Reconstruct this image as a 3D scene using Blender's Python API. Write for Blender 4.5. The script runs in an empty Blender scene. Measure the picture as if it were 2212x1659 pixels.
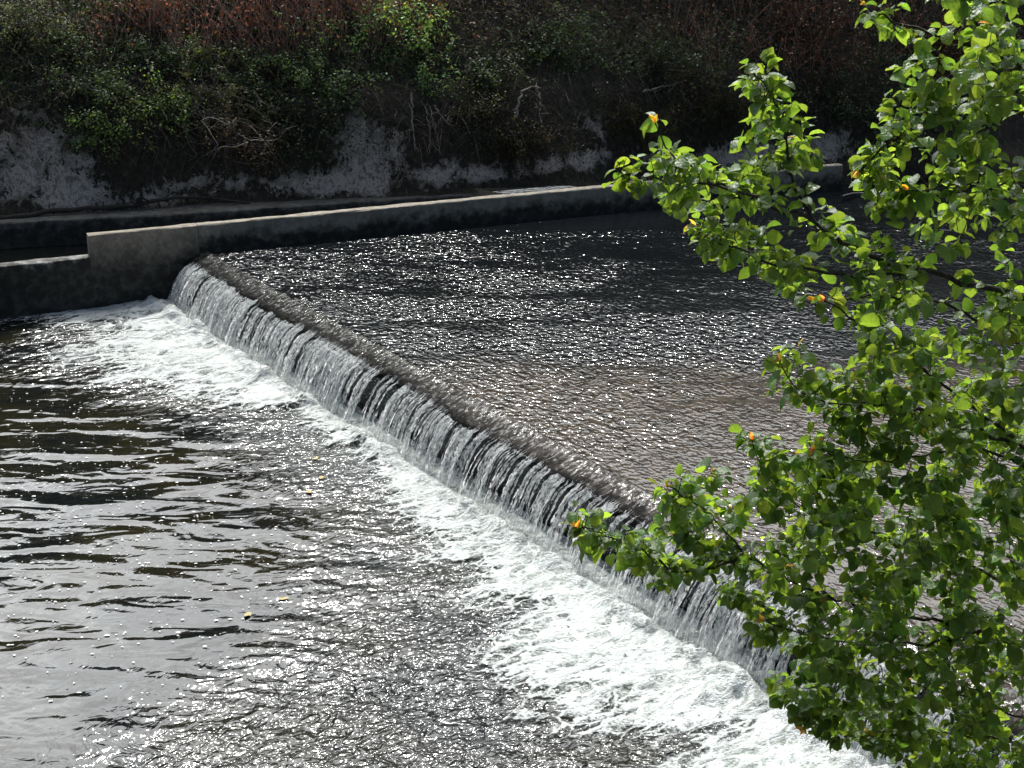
import bpy, bmesh, math, random
import numpy as np
from mathutils import Vector, Matrix

R = math.radians
random.seed(7)
rng = np.random.default_rng(11)
sc = bpy.context.scene
COL = sc.collection

# ------------------------------------------------------------------ camera
H = 8.5
PITCH = math.atan(1160 / 3300)
cd = bpy.data.cameras.new('camera')
cam = bpy.data.objects.new('camera', cd)
COL.objects.link(cam)
cam.location = (0, 0, H)
cam.rotation_euler = (math.pi / 2 - PITCH, 0, 0)
cd.sensor_width = 36
cd.lens = 3300 / 2212 * 36
cd.clip_end = 2000
sc.camera = cam

# ------------------------------------------------------------------ sun, sky, exposure
SUN_EL, SUN_AZ = R(50), R(-9)          # azimuth measured from +Y towards +X
S = Vector((math.sin(SUN_AZ) * math.cos(SUN_EL), math.cos(SUN_AZ) * math.cos(SUN_EL), math.sin(SUN_EL)))
ld = bpy.data.lights.new('sun', 'SUN')
ld.energy = 4.2
ld.angle = R(0.6)
ld.color = (1.0, 0.97, 0.91)
sun = bpy.data.objects.new('sun', ld)
COL.objects.link(sun)
sun.rotation_euler = S.to_track_quat('Z', 'Y').to_euler()
sun.location = S * 60

w = bpy.data.worlds.new('World')
sc.world = w
w.use_nodes = True
nt = w.node_tree
nt.nodes.clear()
def N(t, kind, **kw):
    n = t.nodes.new(kind)
    for k, v in kw.items():
        setattr(n, k, v)
    return n
wo = N(nt, 'ShaderNodeOutputWorld')
bg = N(nt, 'ShaderNodeBackground')
bg.inputs['Strength'].default_value = 0.1
sky = N(nt, 'ShaderNodeTexSky', sky_type='NISHITA', sun_disc=False)
sky.sun_elevation = SUN_EL
sky.sun_rotation = SUN_AZ
sky.dust_density = 2.0
tc = N(nt, 'ShaderNodeTexCoord')
# thin bright cloud, brightest around the sun
cn = N(nt, 'ShaderNodeTexNoise')
cn.inputs['Scale'].default_value = 2.6
cn.inputs['Detail'].default_value = 6
mp = N(nt, 'ShaderNodeMapping')
mp.inputs['Scale'].default_value = (1, 1, 2.2)
nt.links.new(tc.outputs['Generated'], mp.inputs[0])
nt.links.new(mp.outputs[0], cn.inputs['Vector'])
dt = N(nt, 'ShaderNodeVectorMath', operation='DOT_PRODUCT')
nt.links.new(tc.outputs['Generated'], dt.inputs[0])
dt.inputs[1].default_value = S
mr = N(nt, 'ShaderNodeMapRange')
mr.inputs['From Min'].default_value = 0.72
mr.inputs['From Max'].default_value = 0.98
mr.inputs['To Min'].default_value = 0.0
mr.inputs['To Max'].default_value = 1.0
nt.links.new(dt.outputs['Value'], mr.inputs['Value'])
cr = N(nt, 'ShaderNodeMapRange')
cr.inputs['From Min'].default_value = 0.36
cr.inputs['From Max'].default_value = 0.62
cr.inputs['To Min'].default_value = 0.35
nt.links.new(cn.outputs['Fac'], cr.inputs['Value'])
cm = N(nt, 'ShaderNodeMath', operation='MULTIPLY')
nt.links.new(mr.outputs[0], cm.inputs[0])
nt.links.new(cr.outputs[0], cm.inputs[1])
mx = N(nt, 'ShaderNodeMix', data_type='RGBA')
nt.links.new(cm.outputs[0], mx.inputs['Factor'])
nt.links.new(sky.outputs[0], mx.inputs['A'])
mx.inputs['B'].default_value = (84, 86, 86, 1)
nt.links.new(mx.outputs['Result'], bg.inputs['Color'])
nt.links.new(bg.outputs[0], wo.inputs['Surface'])

sc.view_settings.view_transform = 'Standard'
sc.view_settings.look = 'None'
sc.view_settings.exposure = 0.0
sc.view_settings.gamma = 1.0
sc.cycles.use_denoising = True
sc.cycles.max_bounces = 8
sc.cycles.transparent_max_bounces = 24
sc.cycles.caustics_reflective = False
sc.cycles.caustics_refractive = False
sc.cycles.sample_clamp_indirect = 4

# ------------------------------------------------------------------ pixel -> world helpers (2212 x 1659 picture units)
FPX, CX, CY = 3300.0, 1106.0, 829.5
cP, sP = math.cos(PITCH), math.sin(PITCH)
def ray(x, y):
    a = (x - CX) / FPX
    b = (CY - y) / FPX
    return np.array([a, cP + b * sP, -sP + b * cP])
def at_z(x, y, z):
    d = ray(x, y)
    return np.array([0, 0, H]) + d * ((z - H) / d[2])
def at_y(x, y, Y):
    d = ray(x, y)
    return np.array([0, 0, H]) + d * (Y / d[1])

# ------------------------------------------------------------------ noise
def _h(ix, iy, seed):
    n = (ix.astype(np.int64) * 374761393 + iy.astype(np.int64) * 668265263 + seed * 974634777) & 0x7fffffff
    n = ((n ^ (n >> 13)) * 1274126177) & 0x7fffffff
    return ((n ^ (n >> 16)) & 0xffff) / 65535.0
def noise2(x, y, seed=0):
    x = np.asarray(x, float); y = np.asarray(y, float)
    x0 = np.floor(x); y0 = np.floor(y)
    fx = x - x0; fy = y - y0
    fx = fx * fx * fx * (fx * (fx * 6 - 15) + 10); fy = fy * fy * fy * (fy * (fy * 6 - 15) + 10)
    a = _h(x0, y0, seed); b = _h(x0 + 1, y0, seed); c = _h(x0, y0 + 1, seed); d = _h(x0 + 1, y0 + 1, seed)
    return (a * (1 - fx) + b * fx) * (1 - fy) + (c * (1 - fx) + d * fx) * fy
def fbm(x, y, seed=0, oct=4, gain=.5):
    s = 0; a = 1; t = 0
    for i in range(oct):
        s = s + a * noise2(np.asarray(x) * 2 ** i + 17.3 * i, np.asarray(y) * 2 ** i - 9.1 * i, seed + i)
        t += a; a *= gain
    return s / t
def sstep(e0, e1, x):
    t = np.clip((x - e0) / (e1 - e0), 0, 1)
    return t * t * (3 - 2 * t)

# ------------------------------------------------------------------ object helpers
def tag(o, label=None, cat=None, group=None, kind=None):
    if label: o['label'] = label
    if cat: o['category'] = cat
    if group: o['group'] = group
    if kind: o['kind'] = kind
    return o
def empty(name, loc):
    o = bpy.data.objects.new(name, None)
    o.empty_display_size = .2
    o.location = tuple(float(q) for q in loc)
    COL.objects.link(o)
    return o
def mesh_obj(name, V, F, mat, parent=None, smooth=True, attrs=None, loc=(0, 0, 0), rotz=0):
    """V: n x 3; F: m x k array (or list of such); world coordinates unless loc given."""
    V = np.asarray(V, np.float32).reshape(-1, 3)
    Fs = F if isinstance(F, list) else [F]
    Fs = [np.asarray(f, np.int32) for f in Fs if len(f)]
    me = bpy.data.meshes.new(name)
    nl = sum(f.size for f in Fs); npoly = sum(len(f) for f in Fs)
    me.vertices.add(len(V)); me.loops.add(nl); me.polygons.add(npoly)
    if parent is not None and parent.type == 'EMPTY':
        V = V - np.array(parent.location, np.float32)
    elif parent is not None and parent.parent is not None:
        V = V - np.array(parent.parent.location, np.float32)
    me.vertices.foreach_set('co', V.ravel())
    me.loops.foreach_set('vertex_index', np.concatenate([f.ravel() for f in Fs]))
    starts = []; p = 0
    for f in Fs:
        starts.append(p + np.arange(len(f)) * f.shape[1]); p += f.size
    me.polygons.foreach_set('loop_start', np.concatenate(starts).astype(np.int32))
    me.polygons.foreach_set('use_smooth', np.full(npoly, smooth))
    me.update(calc_edges=True)
    me.validate()
    for k, v in (attrs or {}).items():
        v = np.asarray(v, np.float32)
        if v.ndim == 1:
            a = me.attributes.new(k, 'FLOAT', 'POINT'); a.data.foreach_set('value', v)
        else:
            a = me.attributes.new(k, 'FLOAT_COLOR', 'POINT'); a.data.foreach_set('color', v.ravel())
    if mat: me.materials.append(mat)
    o = bpy.data.objects.new(name, me)
    COL.objects.link(o)
    if parent is not None: o.parent = parent
    else:
        o.location = loc; o.rotation_euler = (0, 0, rotz)
    return o
def grid_faces(nu, nv):
    i = np.arange(nu * nv).reshape(nu, nv)
    return np.stack([i[:-1, :-1], i[1:, :-1], i[1:, 1:], i[:-1, 1:]], -1).reshape(-1, 4)
class Tubes:
    def __init__(self): self.V = []; self.F = []; self.n = 0
    def add(self, P, r, sides=5, wob=0):
        P = np.asarray(P, float); m = len(P)
        r = np.broadcast_to(np.asarray(r, float), (m,)) if np.ndim(r) < 2 else r
        T = np.gradient(P, axis=0); T /= np.linalg.norm(T, axis=1)[:, None] + 1e-9
        ref = np.array([0.31, 0.52, 0.79]) if abs(T[0] @ np.array([.31, .52, .79])) < .9 else np.array([1., 0, 0])
        A = np.cross(T, ref); A /= np.linalg.norm(A, axis=1)[:, None] + 1e-9
        B = np.cross(T, A)
        an = np.arange(sides) * 2 * math.pi / sides
        ring = P[:, None] + r[:, None, None] * (np.cos(an)[None, :, None] * A[:, None] + np.sin(an)[None, :, None] * B[:, None])
        i = self.n + np.arange(m * sides).reshape(m, sides)
        j = np.roll(i, -1, 1)
        self.F.append(np.stack([i[:-1], i[1:], j[1:], j[:-1]], -1).reshape(-1, 4))
        self.V.append(ring.reshape(-1, 3)); self.n += m * sides
    def ribbon(self, P, r):
        # thin curved tongue of water: three points across, bulging downstream, twisting as it falls
        m = len(P); tw = rng.normal(0, .45) + np.cumsum(rng.normal(0, .22, m))
        side = np.cos(tw)[:, None] * UD + np.sin(tw)[:, None] * VD
        outw = -np.sin(tw)[:, None] * UD + np.cos(tw)[:, None] * VD
        ring = np.stack([P - side * r[:, None], P + outw * (r * .55)[:, None], P + side * r[:, None]], 1)
        i = self.n + np.arange(m * 3).reshape(m, 3)
        self.F.append(np.stack([i[:-1, :-1], i[1:, :-1], i[1:, 1:], i[:-1, 1:]], -1).reshape(-1, 4))
        self.V.append(ring.reshape(-1, 3)); self.n += m * 3
    def build(self, name, mat, parent=None, **kw):
        return mesh_obj(name, np.concatenate(self.V), np.concatenate(self.F), mat, parent, **kw)
def smooth_path(pts, n=16, jit=0):
    pts = np.asarray(pts, float)
    d = np.r_[0, np.cumsum(np.linalg.norm(np.diff(pts, axis=0), axis=1))]
    t = np.linspace(0, d[-1], n)
    # Catmull-Rom style through np.interp of a doubled chaikin
    q = pts
    for _ in range(3):
        a = q[:-1] * .75 + q[1:] * .25; b = q[:-1] * .25 + q[1:] * .75
        q = np.concatenate([q[:1], np.stack([a, b], 1).reshape(-1, 3), q[-1:]])
    d = np.r_[0, np.cumsum(np.linalg.norm(np.diff(q, axis=0), axis=1))]
    t = np.linspace(0, d[-1], n)
    out = np.stack([np.interp(t, d, q[:, k]) for k in range(3)], 1)
    if jit:
        out[1:-1] += rng.normal(0, jit, (n - 2, 3))
    return out

# ------------------------------------------------------------------ material helpers
def newmat(name):
    m = bpy.data.materials.new(name); m.use_nodes = True
    t = m.node_tree; t.nodes.clear()
    out = N(t, 'ShaderNodeOutputMaterial')
    return m, t, out
def noise_node(t, vec, scale, detail=4, rough=.5, dist=0, dim='3D'):
    n = N(t, 'ShaderNodeTexNoise', noise_dimensions=dim)
    n.inputs['Scale'].default_value = scale; n.inputs['Detail'].default_value = detail
    n.inputs['Roughness'].default_value = rough; n.inputs['Distortion'].default_value = dist
    if vec is not None: t.links.new(vec, n.inputs['Vector'])
    return n.outputs['Fac']
def mapping(t, vec, scale=(1, 1, 1), rot=(0, 0, 0), loc=(0, 0, 0)):
    n = N(t, 'ShaderNodeMapping'); n.inputs['Scale'].default_value = scale
    n.inputs['Rotation'].default_value = rot; n.inputs['Location'].default_value = loc
    t.links.new(vec, n.inputs[0]); return n.outputs[0]
def mrange(t, v, a, b, c=0., d=1., smooth=True):
    n = N(t, 'ShaderNodeMapRange', interpolation_type='SMOOTHSTEP' if smooth else 'LINEAR')
    for k, x in (('From Min', a), ('From Max', b), ('To Min', c), ('To Max', d)):
        if isinstance(x, (int, float)): n.inputs[k].default_value = x
        else: t.links.new(x, n.inputs[k])
    t.links.new(v, n.inputs['Value']); return n.outputs[0]
def math_(t, op, a, b=None, c=None, clamp=False):
    n = N(t, 'ShaderNodeMath', operation=op, use_clamp=clamp)
    for i, x in enumerate((a, b, c)):
        if x is None: continue
        if isinstance(x, (int, float)): n.inputs[i].default_value = x
        else: t.links.new(x, n.inputs[i])
    return n.outputs[0]
def mixc(t, f, a, b):
    n = N(t, 'ShaderNodeMix', data_type='RGBA')
    for k, x in (('Factor', f), ('A', a), ('B', b)):
        if isinstance(x, (int, float)): n.inputs[k].default_value = x
        elif isinstance(x, tuple): n.inputs[k].default_value = (*x, 1)
        else: t.links.new(x, n.inputs[k])
    return n.outputs['Result']
def bump(t, h, dist, normal=None, strength=1.0):
    n = N(t, 'ShaderNodeBump'); n.inputs['Strength'].default_value = strength
    if isinstance(dist, (int, float)): n.inputs['Distance'].default_value = dist
    else: t.links.new(dist, n.inputs['Distance'])
    t.links.new(h, n.inputs['Height'])
    if normal is not None: t.links.new(normal, n.inputs['Normal'])
    return n.outputs[0]
def princ(t, out, color, rough=.6, ior=1.5, normal=None, spec=None):
    p = N(t, 'ShaderNodeBsdfPrincipled')
    for k, x in (('Base Color', color), ('Roughness', rough), ('IOR', ior), ('Normal', normal), ('Specular IOR Level', spec)):
        if x is None: continue
        if isinstance(x, (int, float)): p.inputs[k].default_value = x
        elif isinstance(x, tuple): p.inputs[k].default_value = (*x, 1)
        else: t.links.new(x, p.inputs[k])
    if out is not None: t.links.new(p.outputs[0], out.inputs['Surface'])
    return p.outputs[0]
def attr(t, name, what='Fac'):
    n = N(t, 'ShaderNodeAttribute', attribute_name=name); return n.outputs[what]
def objco(t): return N(t, 'ShaderNodeTexCoord').outputs['Object']
def geopos(t): return N(t, 'ShaderNodeNewGeometry').outputs['Position']
def sepxyz(t, v):
    n = N(t, 'ShaderNodeSeparateXYZ'); t.links.new(v, n.inputs[0]); return n.outputs

# ------------------------------------------------------------------ weir frame: u along the crest, v downstream
W0 = np.array([-6.31, 29.0, 0.0])
ANG = R(-57)
UD = np.array([math.cos(ANG), math.sin(ANG), 0]); VD = np.array([math.sin(ANG), -math.cos(ANG), 0])
def uv(u, v, z):
    u = np.asarray(u, float); v = np.asarray(v, float); z = np.asarray(z, float)
    return W0 + u[..., None] * UD + v[..., None] * VD + z[..., None] * np.array([0, 0, 1.])
WA = R(23.6)                                  # direction of the stepped wall
WD = np.array([math.cos(WA), math.sin(WA), 0]); WN = np.array([-math.sin(WA), math.cos(WA), 0])
WF = np.array([-6.95, 29.15, 0.0])            # a point on the wall's river face
ZC, ZU = 0.80, 0.95                           # crest and upper water level
TW = math.tan(R(9.4))
ULEN = 24.0
# v points downstream: local frame (u, v) is left handed, so mirror handled by using x=u, y=-v
LOC = tuple(W0)
def water_material(name, kind):
    m, t, out = newmat(name)
    oc = objco(t)                              # local x = u, local y = -v (upstream positive)
    s = sepxyz(t, oc)
    if kind == 'upper':
        # fine choppy ripples, patchy
        p1 = mapping(t, oc, (1.0, 1.35, 1), (0, 0, R(18)))
        n1 = noise_node(t, p1, 5.4, 1, .5, .8)
        n2 = noise_node(t, p1, 13, 0, .5, .4)
        patch = noise_node(t, mapping(t, geopos(t), (.22, .75, 1), (0, 0, R(10))), 1.0, 4, .6, .7)
        h = math_(t, 'ADD', math_(t, 'MULTIPLY', n1, 1.0), math_(t, 'MULTIPLY', n2, .5))
        far = math_(t, 'ADD', mrange(t, s['Y'], 1.5, 10.0, 1.15, .40), mrange(t, s['Y'], .4, 2.6, .45, 0))
        side = mrange(t, s['X'], 5.0, 13.0, 1.0, .72)
        amp = math_(t, 'MULTIPLY', math_(t, 'MULTIPLY', mrange(t, patch, .38, .60, .015, .066), far), side)
        # shelf of pale brown gravel under thin water on the right, near the sill
        wob = noise_node(t, oc, .9, 4, .6)
        sh = math_(t, 'ADD', math_(t, 'SUBTRACT', s['X'], math_(t, 'MULTIPLY', s['Y'], .62)), math_(t, 'MULTIPLY', wob, 2.2))
        k = mrange(t, sh, 8.2, 10.6)
        amp = math_(t, 'MULTIPLY', amp, mrange(t, k, 0, 1, 1, .6))
        nor = bump(t, h, amp)
        mott = noise_node(t, oc, 5, 5, .65)
        brown = mixc(t, mrange(t, mott, .35, .65), (.016, .012, .008), (.060, .046, .033))
        col = mixc(t, k, (.003, .004, .005), brown)
        princ(t, out, col, .12, 1.36, nor)
    else:
        d = attr(t, 'chop')
        # calm swell (long crests across the view) -> broad dark and bright reflections
        g = geopos(t)
        c1 = noise_node(t, mapping(t, g, (.50, 1.35, 1), (0, 0, R(8))), 1.0, 1, .4, .7)
        c2 = noise_node(t, mapping(t, g, (1.2, 2.7, 1), (0, 0, R(-12))), 1.0, 1, .5, 1.0)
        calm = math_(t, 'ADD', c1, math_(t, 'MULTIPLY', c2, .28))
        nb = bump(t, calm, .095)
        # stirred water: swirled medium ripples and fine sparkle
        sw = noise_node(t, mapping(t, oc, (1.5, 1.1, 1)), 1.0, 2, .5, 0)
        r1 = noise_node(t, mapping(t, oc, (3.6, 2.6, 1), (0, 0, R(12))), 1.0, 2, .5, 2.2)
        r2 = noise_node(t, mapping(t, oc, (12, 9, 1)), 1.0, 1, .5, .8)
        h = math_(t, 'ADD', r1, math_(t, 'MULTIPLY', r2, math_(t, 'MULTIPLY', d, .45)))
        h = math_(t, 'ADD', h, math_(t, 'MULTIPLY', sw, .6))
        ds = N(t, 'ShaderNodeVectorMath', operation='DISTANCE'); t.links.new(oc, ds.inputs[0]); ds.inputs[1].default_value = (9.6, -.2, 0)
        ph = math_(t, 'ADD', math_(t, 'MULTIPLY', ds.outputs['Value'], 21.0), math_(t, 'MULTIPLY', noise_node(t, oc, .8, 3, .5, .6), 26.0))
        ring = math_(t, 'SINE', ph)
        mid = math_(t, 'MULTIPLY', d, math_(t, 'SUBTRACT', 1.05, d), clamp=True)
        nb = bump(t, math_(t, 'MULTIPLY', ring, math_(t, 'MULTIPLY', mid, noise_node(t, oc, .7, 2))), .028, nb)
        nor = bump(t, h, math_(t, 'MULTIPLY', d, .072), nb)
        wob = noise_node(t, oc, .5, 4, .55)
        col = mixc(t, mrange(t, wob, .4, .62), (.004, .005, .005), (.011, .010, .005))
        # aerated water turns milky grey
        col = mixc(t, mrange(t, attr(t, 'milk'), .05, 1.0, 0, .75), col, (.30, .34, .33))
        princ(t, out, col, mrange(t, d, .1, .6, .05, .13), 1.47, nor)
    return m

# upper pool -----------------------------------------------------------------
def lin_bank_clear(v): return TW * np.abs(v)
nv, nu = 150, 120
vv = -0.42 - (np.linspace(0, 1, nv) ** 1.6) * 60
uu = np.linspace(0, 1, nu) ** 1.2
Vg, Ug = np.meshgrid(vv, uu, indexing='ij')
U = .06 + TW * np.abs(Vg) + Ug * 46
Z = ZU + 0 * U
loc = np.stack([U, -Vg, Z], -1).reshape(-1, 3)
water_up = mesh_obj('water', loc, grid_faces(nv, nu), water_material('river_upper', 'upper'), None, True, None, LOC, ANG)
tag(water_up, kind='structure')

# lower pool -------------------------------------------------------------------
nv, nu = 260, 330
vv = 0.02 + (np.linspace(0, 1, nv) ** 1.5) * 40
uu = np.linspace(0, 1, nu)
Vg, Ug = np.meshgrid(vv, uu, indexing='ij')
U = -TW * Vg + .05 - .3 + Ug * (ULEN + 2 + TW * Vg)
warp = fbm(U * .45, Vg * .45, 3) - .5
reach = np.interp(U, [-4, -.6, 2.5, 4.5, 7, 9.6, 11, 13, 14, 15, 17, 20], [2.6, 2.8, 3.3, 2.3, 1.9, 1.7, 2.0, 2.9, 4.2, 6.0, 9, 12]) + 1.1 * warp
chop = .06 + .94 * (1 - sstep(reach * .55, reach * 1.8, Vg))
chop = chop * (.75 + .5 * fbm(U * .8, Vg * .8, 9))
milk_r = .75 + .9 * fbm(U * .6, 0 * U, 21)
milk = np.exp(-Vg / (milk_r * .8))
Zl = .05 * chop * (fbm(U * 1.7, Vg * 1.7, 5) - .5)
loc = np.stack([U, -Vg, Zl], -1).reshape(-1, 3)
water_lo = mesh_obj('water', loc, grid_faces(nv, nu)[:, ::-1], water_material('river_lower', 'lower'), None, True,
                    {'chop': chop.ravel(), 'milk': milk.ravel()}, LOC, ANG)
tag(water_lo, kind='structure')

# foam at the foot of the fall -----------------------------------------------------
def foam_material():
    m, t, out = newmat('foam')
    oc = objco(t)
    cov = attr(t, 'cover')
    ws = mapping(t, oc, (1, .55, 1), (0, 0, R(14)))
    a = noise_node(t, ws, 2.6, 5, .62, 1.6)
    b = noise_node(t, oc, 28, 3, .7)
    v = N(t, 'ShaderNodeTexVoronoi', feature='DISTANCE_TO_EDGE'); v.inputs['Scale'].default_value = 5.5
    wv = N(t, 'ShaderNodeVectorMath', operation='ADD')
    nn = N(t, 'ShaderNodeTexNoise'); nn.inputs['Scale'].default_value = 3.0; nn.inputs['Detail'].default_value = 3
    t.links.new(ws, nn.inputs['Vector'])
    sc_ = N(t, 'ShaderNodeVectorMath', operation='SCALE'); sc_.inputs['Scale'].default_value = .5
    t.links.new(nn.outputs['Color'], sc_.inputs[0])
    t.links.new(ws, wv.inputs[0]); t.links.new(sc_.outputs[0], wv.inputs[1])
    t.links.new(wv.outputs[0], v.inputs['Vector'])
    lace = mrange(t, v.outputs['Distance'], .0, .16, 1, 0)
    f = math_(t, 'ADD', math_(t, 'MULTIPLY', a, .62), math_(t, 'MULTIPLY', b, .38))
    f = math_(t, 'ADD', f, math_(t, 'MULTIPLY', lace, .14))
    lim = mrange(t, cov, 0, 1, .78, .20, False)
    al = mrange(t, f, math_(t, 'SUBTRACT', lim, .09), math_(t, 'ADD', lim, .13))
    al = math_(t, 'MULTIPLY', al, mrange(t, cov, .02, .12))
    hgt = math_(t, 'ADD', math_(t, 'MULTIPLY', a, .8), math_(t, 'MULTIPLY', b, .25))
    nor = bump(t, hgt, .16)
    col = mixc(t, mrange(t, f, .36, .60), (.19, .215, .185), (.58, .60, .58))
    p = princ(t, None, col, .35, 1.33, nor)
    tr = N(t, 'ShaderNodeBsdfTransparent')
    ms = N(t, 'ShaderNodeMixShader')
    t.links.new(al, ms.inputs[0]); t.links.new(tr.outputs[0], ms.inputs[1]); t.links.new(p, ms.inputs[2])
    t.links.new(ms.outputs[0], out.inputs['Surface'])
    return m
nu, nv = 620, 150
us = np.linspace(-.35, ULEN, nu); tv = np.linspace(0, 1, nv) ** 1.35
Ug, Tg = np.meshgrid(us, tv, indexing='ij')
Vg = .20 + Tg * 6.5
Ug = Ug - TW * Vg * sstep(3, 0, Ug)
# width of the white band along the weir
w_ = np.interp(us, [-.4, 1, 3, 5, 7, 8, 9.5, 11, 13, 15, 17, 20, 24], [2.1, 2.2, 2.1, 1.7, .85, .55, .75, .9, 1.05, 1.4, 1.6, 1.8, 2.0])[:, None]
w_ = w_ * (.75 + .5 * fbm(us * 1.3, us * 0, 31))[:, None]
fing = fbm(Ug * 1.6, Vg * .45, 40, 4)
q = np.maximum(Vg - .46, 0) / w_
cover = np.clip(1.05 - .66 * q + (fing - .5) * 1.1, 0, 1) * (1 - sstep(1.2, 2.6, q))
thick = np.clip(1 - q * .75, 0, 1)
lump = 1.2 * fbm(Ug * 2.6, Vg * 1.1, 50, 4) + .35 * fbm(Ug * 8, Vg * 5, 55, 3)
zf = .02 + .36 * thick * (lump - .78) * sstep(.3, .6, Vg) * sstep(0, .25, thick)
zf = zf + .11 * np.exp(-((Vg - .68) / .13) ** 2) * (.3 + 1.2 * fbm(Ug * 4, Vg * 3, 57, 3)) * sstep(.2, .8, w_)
zf = np.maximum(zf, .024 + .006 * thick)
loc = np.stack([Ug, -Vg, zf], -1).reshape(-1, 3)
foam = mesh_obj('foam', loc, grid_faces(nu, nv), foam_material(), None, True, {'cover': cover.ravel()}, LOC, ANG)
tag(foam, kind='stuff')

# floating foam flecks on the calm water -----------------------------------------------
m_fleck, t, out = newmat('foam_fleck'); princ(t, out, (.75, .75, .70), .5)
V = []; F = []; n = 0
for i in range(2200):
    x = rng.uniform(-30, 1250); y = rng.uniform(840, 1560)
    if rng.random() < sstep(1100, 1560, y) * .8 or rng.random() < sstep(500, 1250, x) * .85: continue
    c = at_z(x, y, .012)
    r = abs(rng.normal(0, .006)) + .004
    an = np.arange(6) * math.pi / 3 + rng.random()
    rr = r * rng.uniform(.6, 1.2, 6)
    P = np.stack([c[0] + rr * 1.6 * np.cos(an), c[1] + rr * np.sin(an), np.full(6, c[2] + .0)], 1)
    top = np.stack([c[0] + rr * .9 * np.cos(an), c[1] + rr * .6 * np.sin(an), np.full(6, c[2] + r * .25)], 1)
    V += [P, top]
    i0 = n + np.arange(6); j0 = np.roll(i0, -1)
    F.append(np.stack([i0, j0, j0 + 6, i0 + 6], 1)); F.append(np.array([[n + 6, n + 7, n + 8, n + 9], [n + 6, n + 9, n + 10, n + 11]]))
    n += 12
tag(mesh_obj('foam_flecks', np.concatenate(V), np.concatenate(F), m_fleck), kind='stuff')

# ------------------------------------------------------------------ weir: dark sill + masonry face
def wet_stone(name, dark, pale, rough=.22, bd=.03):
    m, t, out = newmat(name)
    oc = geopos(t)
    a = noise_node(t, oc, 6, 6, .65, .6); b = noise_node(t, oc, 40, 3, .7)
    h = math_(t, 'ADD', a, math_(t, 'MULTIPLY', b, .35))
    col = mixc(t, mrange(t, a, .38, .68), dark, pale)
    princ(t, out, col, mrange(t, b, .3, .7, rough * .6, rough * 1.6), 1.45, bump(t, h, bd))
    return m
weir = tag(empty('weir', uv(10., -.2, 0.)), 'long straight weir with dark mossy sill crossing the river', 'weir')
us = np.linspace(-.25, ULEN, 420)
prof = [(-1.6, ZU - .25), (-.62, ZU - .12), (-.50, ZU - .02), (-.423, ZU - .002), (-.30, ZU - .042), (-.16, ZU - .090), (-.05, ZC + .016), (.01, ZC - .045), (.02, ZC - .12)]
pv = np.array([p[0] for p in prof]); pz = np.array([p[1] for p in prof])
Ug, K = np.meshgrid(us, np.arange(len(prof)), indexing='ij')
bmp = (fbm(Ug * 2.2, pv[K] * 5, 61, 4) - .5)
edge = sstep(-.5, -.2, pv[K])
Zs = pz[K] + bmp * .055 * edge
Vs = pv[K] + ((fbm(Ug * 3.1, K * .7, 66, 3) - .5) * .10 + (fbm(Ug * 1.1, 0 * K, 67, 2) - .5) * .12) * edge
def sill_material():
    m, t, out = newmat('wet_sill')
    g = geopos(t); u = attr(t, 'along')
    st = mapping(t, g, (1, 1, 1), (0, 0, -ANG))
    stv = mapping(t, st, (7, 1.6, 1.6))
    a = noise_node(t, g, 7, 6, .7, .8); b = noise_node(t, stv, 2.2, 4, .65)
    c = noise_node(t, g, 22, 2, .6)
    e = attr(t, 'lip')
    k = mrange(t, math_(t, 'ADD', u, math_(t, 'MULTIPLY', a, 4)), 6, 16)
    moss = mixc(t, mrange(t, a, .42, .66), (.004, .005, .004), (.026, .025, .02))
    stone = mixc(t, mrange(t, b, .35, .65), (.022, .019, .017), (.066, .056, .048))
    tuft = mrange(t, math_(t, 'ADD', noise_node(t, g, 3.5, 6, .7, .8), math_(t, 'MULTIPLY', e, .22)), .60, .74)
    col = mixc(t, math_(t, 'MULTIPLY', tuft, .9), mixc(t, k, moss, stone), (.006, .006, .005))
    h = math_(t, 'ADD', math_(t, 'MULTIPLY', b, .6), math_(t, 'MULTIPLY', c, .5))
    nor = bump(t, h, mrange(t, k, 0, 1, .035, .012))
    wet = mrange(t, math_(t, 'ADD', noise_node(t, mapping(t, st, (18, 9, 9)), 1.0, 4, .7, .5), math_(t, 'MULTIPLY', math_(t, 'SUBTRACT', 1.0, e), .10)), .54, .68)
    princ(t, out, col, mrange(t, wet, 0, 1, .7, .12), 1.36, nor, mrange(t, wet, 0, 1, .05, .5))
    return m
mesh_obj('sill', uv(Ug, Vs, Zs).reshape(-1, 3), grid_faces(len(us), len(prof)), sill_material(), weir, True, {'along': Ug.ravel(), 'lip': sstep(-.36, 0, pv[K]).ravel()})
zz = np.linspace(ZC - .10, -.5, 14)
Ug, Zg = np.meshgrid(us, zz, indexing='ij')
Vf = .0 + (fbm(Ug * 2.5, Zg * 4, 71, 4) - .5) * .12 - (.0)
mesh_obj('stone_face', uv(Ug, Vf - .02, Zg).reshape(-1, 3), grid_faces(len(us), len(zz)), wet_stone('wet_face', (.010, .012, .013), (.05, .052, .05)), weir)

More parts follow.
